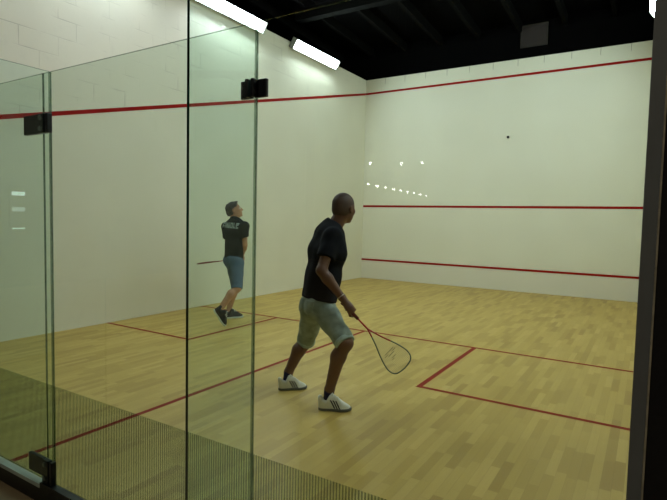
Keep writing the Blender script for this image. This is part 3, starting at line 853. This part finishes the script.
# ------------------------------------------------------------------ the near player
D0 = 4.12
J1 = dict(pel=P(318.5, 301, 4.14), neck=P(332, 225, 4.14), head=P(343.9, 208.2, 4.16),
          shL=P(323.5, 236, 4.30), elL=P(320, 268, 4.42), wrL=P(332, 282, 4.50),
          shR=P(332, 237, 4.00), elR=P(321.5, 270.5, 3.90), wrR=P(342, 297.5, 3.88),
          hipL=P(312.5, 310, 4.23), knL=P(306, 341.5, 4.46), anL=P(288.5, 372, 4.44),
          hipR=P(324.5, 310, 4.05), knR=P(345.5, 343, 3.86), anR=P(329.5, 389.5, 3.97))
hL, tL = PZ(278.5, 390), PZ(307, 388.5); hR, tR = PZ(318.5, 409.5), PZ(351.5, 411.0)
J1['ftL'] = (hL, tL, ZU); J1['ftR'] = (hR, tR, ZU)
TF1 = math.cos(math.radians(28))*HR+math.sin(math.radians(28))*HF
HF1 = math.cos(math.radians(52))*HR+math.sin(math.radians(52))*HF-.05*ZU
g1 = nrm(P(367.3, 328.6, 3.86)-P(347.0, 307.4, 3.88)); c1 = P(349.2, 309.2, 3.88)
def hand_r(S): grip_hand(S, c1, g1, -HF*.8+ZU*.35+HR*.35, J1['wrR'], 1.0, -1.0)
def hand_l(S): open_hand(S, J1['wrL'], nrm(J1['wrL']-J1['elL']), -TF1, ZU)
C1 = dict(skin=MP['skin1'], hair=MP['stubble'], hair_t=.0035, shirt=MP['shirt1'], denim=MP['denim1'], cuff=MP['cuff1'], sock=MP['navy'],
          sock_h=-.004, shoe=dict(upper=MP['white'], sole=MP['grey_sole'], stripe=MP['dark_stripe'], lace=MP['lace']), hands=dict(R=hand_r, L=hand_l),
          seed=11, k=1.0, hk=1.04, leg=.0, hem=-.015, PF=math.cos(math.radians(25))*HR+math.sin(math.radians(25))*HF)
p1, T1, I1 = build_person('person', 'man in black t-shirt and pale denim shorts crouching with a racket, back turned', J1, TF1, HF1, ZU+.06*HR, C1)
# wristband
wd_ = nrm(J1['wrR']-J1['elR']); a_ = nrm(np.cross(wd_, ZU)); b_ = np.cross(wd_, a_); wc = J1['wrR']-wd_*.012
tube('wristband', [wc+.029*(math.cos(t)*a_+math.sin(t)*b_) for t in np.linspace(0, 2*PI, 25)[:-1]], .0045, MP['band'], p1, closed=True)
# racket in his right hand
r1, wp1, st1 = racket(P(367.3, 328.6, 3.86), g1, CR*.73+CU*.68+.1*HF, 'red and dark grey squash racket held low by the near man', MP['frame'], MP['red'], HL=.405, tr=.0050)
bm = bmesh.new()
for a, b0, b1 in ((.235, -.045, .045), (.2475, -.058, -.02), (.2475, .015, .052), (.26, -.03, .03), (.285, -.02, .02), (.2975, -.03, -.004)):
    merge_bm(bm, tube_mesh([wp1(a, b0), wp1(a, b1)], .0016, n=6))
bm_obj('string_ink', bm, MP['stencil'], st1)

# ------------------------------------------------------------------ the far player
J2 = dict(pel=P(233.8, 258, 7.22), neck=P(236.2, 219.5, 7.20), head=P(234.2, 210.2, 7.20),
          shL=P(226.6, 227.0, 7.33), elL=P(228, 246, 7.46), wrL=P(238, 256.5, 7.46),
          shR=P(244.2, 226.5, 7.08), elR=P(244.6, 245.0, 7.12), wrR=P(241.8, 256.0, 7.30),
          hipL=P(232.6, 263, 7.30), knL=P(236.5, 287.5, 7.44), anL=P(228.6, 311, 7.46),
          hipR=P(237.3, 263, 7.13), knR=P(237.0, 288.5, 6.98), anR=P(219.6, 310.0, 6.83))
hL2 = PZ(225.0, 318.6); dL2 = nrm(PZ(241, 317.4)-hL2); tL2 = hL2+dL2*.275
tR2 = PZ(224.6, 327.2)
hR2 = P(214.2, 312.0, 6.74); 
dR2 = nrm(tR2-hR2); upR2 = nrm(np.cross(np.cross(dR2, HR+.2*ZU), dR2)); 
tR2 = tR2-np.array([0, 0, 0])
J2['ftL'] = (hL2, tL2, ZU); J2['ftR'] = (tR2-dR2*.275+np.array([0, 0, .012]), tR2+np.array([0, 0, .012]), upR2)
TF2 = math.cos(math.radians(42))*HR+math.sin(math.radians(42))*HF
HF2 = math.cos(math.radians(10))*HR+math.sin(math.radians(10))*HF+.32*ZU
tip2 = P(198.3, 263.6, 7.50); c2 = P(241.2, 258.6, 7.42); g2 = nrm(tip2-c2)
def hand_r2(S): open_hand(S, J2['wrR'], nrm(c2-J2['wrR'])*.6-HR*.1, -TF2, ZU)
def hand_l2(S): grip_hand(S, c2, g2, HF*.3+HR*.8+.3*ZU, J2['wrL'], 1.0, 1.0)
C2 = dict(skin=MP['skin2'], hair=MP['hair2'], hair_t=.0075, shirt=MP['shirt2'], denim=MP['denim2'], cuff=MP['cuff2'], sock=None,
          shoe=dict(upper=MP['dark_shoe'], sole=MP['white_sole'], lace=MP['lace']), hands=dict(R=hand_r2, L=hand_l2),
          seed=23, k=.95, leg=.0, hem=.0, sleeve=.55, PF=math.cos(math.radians(30))*HR+math.sin(math.radians(30))*HF)
p2, T2, I2 = build_person('person', 'man in black t-shirt and blue denim shorts looking up, beside the left wall', J2, TF2, HF2, nrm(ZU-.32*HR), C2)
tipd = np.linalg.norm(tip2-c2)
r2, wp2, st2 = racket(tip2-g2*.40, g2, HF+.1*HR, 'dark red squash racket seen edge-on, held by the far man', MP['frame2'], MP['red'], HL=.40, tr=.0085)
# white lettering across the back of his shirt
bm = bmesh.new()
tf2, tl2, sp2 = I2['tf'], I2['tl'], I2['sp']
def on_back(a, hgt):
    p = (I2['chest']+sp2*(.075+hgt)+tl2*a-tf2*.30).reshape(1, 3)
    for _ in range(40):
        d = T2.ev(p)[0]
        if d < .002: break
        p = p+tf2*max(d*.7, .001)
    return p[0]-tf2*.002
glyphs = ['1111 1010 1010 1000', '1111 1010 0111', '1111 0110 1111', '1111 0011 1111', '1111 1001 1111', '1111 0001', '1111 1101 1101']
def put(a0, a1, h0, h1):
    vs = [bm.verts.new(on_back(a, hh)) for a, hh in ((a0, h0), (a1, h0), (a1, h1), (a0, h1))]
    bm.faces.new(vs)
x = .175
for gl_ in glyphs:
    for colm in gl_.split():
        for r_, ch in enumerate(colm):
            if ch == '1': put(x, x-.0145, .062-r_*.020, .062-(r_+1)*.020+.001)
        x -= .0140
    x -= .010
bmesh.ops.recalc_face_normals(bm, faces=bm.faces)
sh2 = [c_ for c_ in p2.children if c_.name.startswith('t_shirt')][0]
bm_obj('shirt_lettering', bm, MP['white_print'], sh2)

# ------------------------------------------------------------------ render look
scn.view_settings.view_transform = 'Standard'; scn.view_settings.look = 'None'
scn.view_settings.exposure = 0.0; scn.view_settings.gamma = 1; scn.view_settings.use_curve_mapping = False
w = bpy.data.worlds.new('world'); scn.world = w; w.use_nodes = True
w.node_tree.nodes['Background'].inputs[0].default_value = (.5, .55, .5, 1)
w.node_tree.nodes['Background'].inputs[1].default_value = .0
scn.cycles.transparent_max_bounces = 24
scn.cycles.max_bounces = 16
scn.cycles.diffuse_bounces = 12
scn.cycles.use_denoising = True
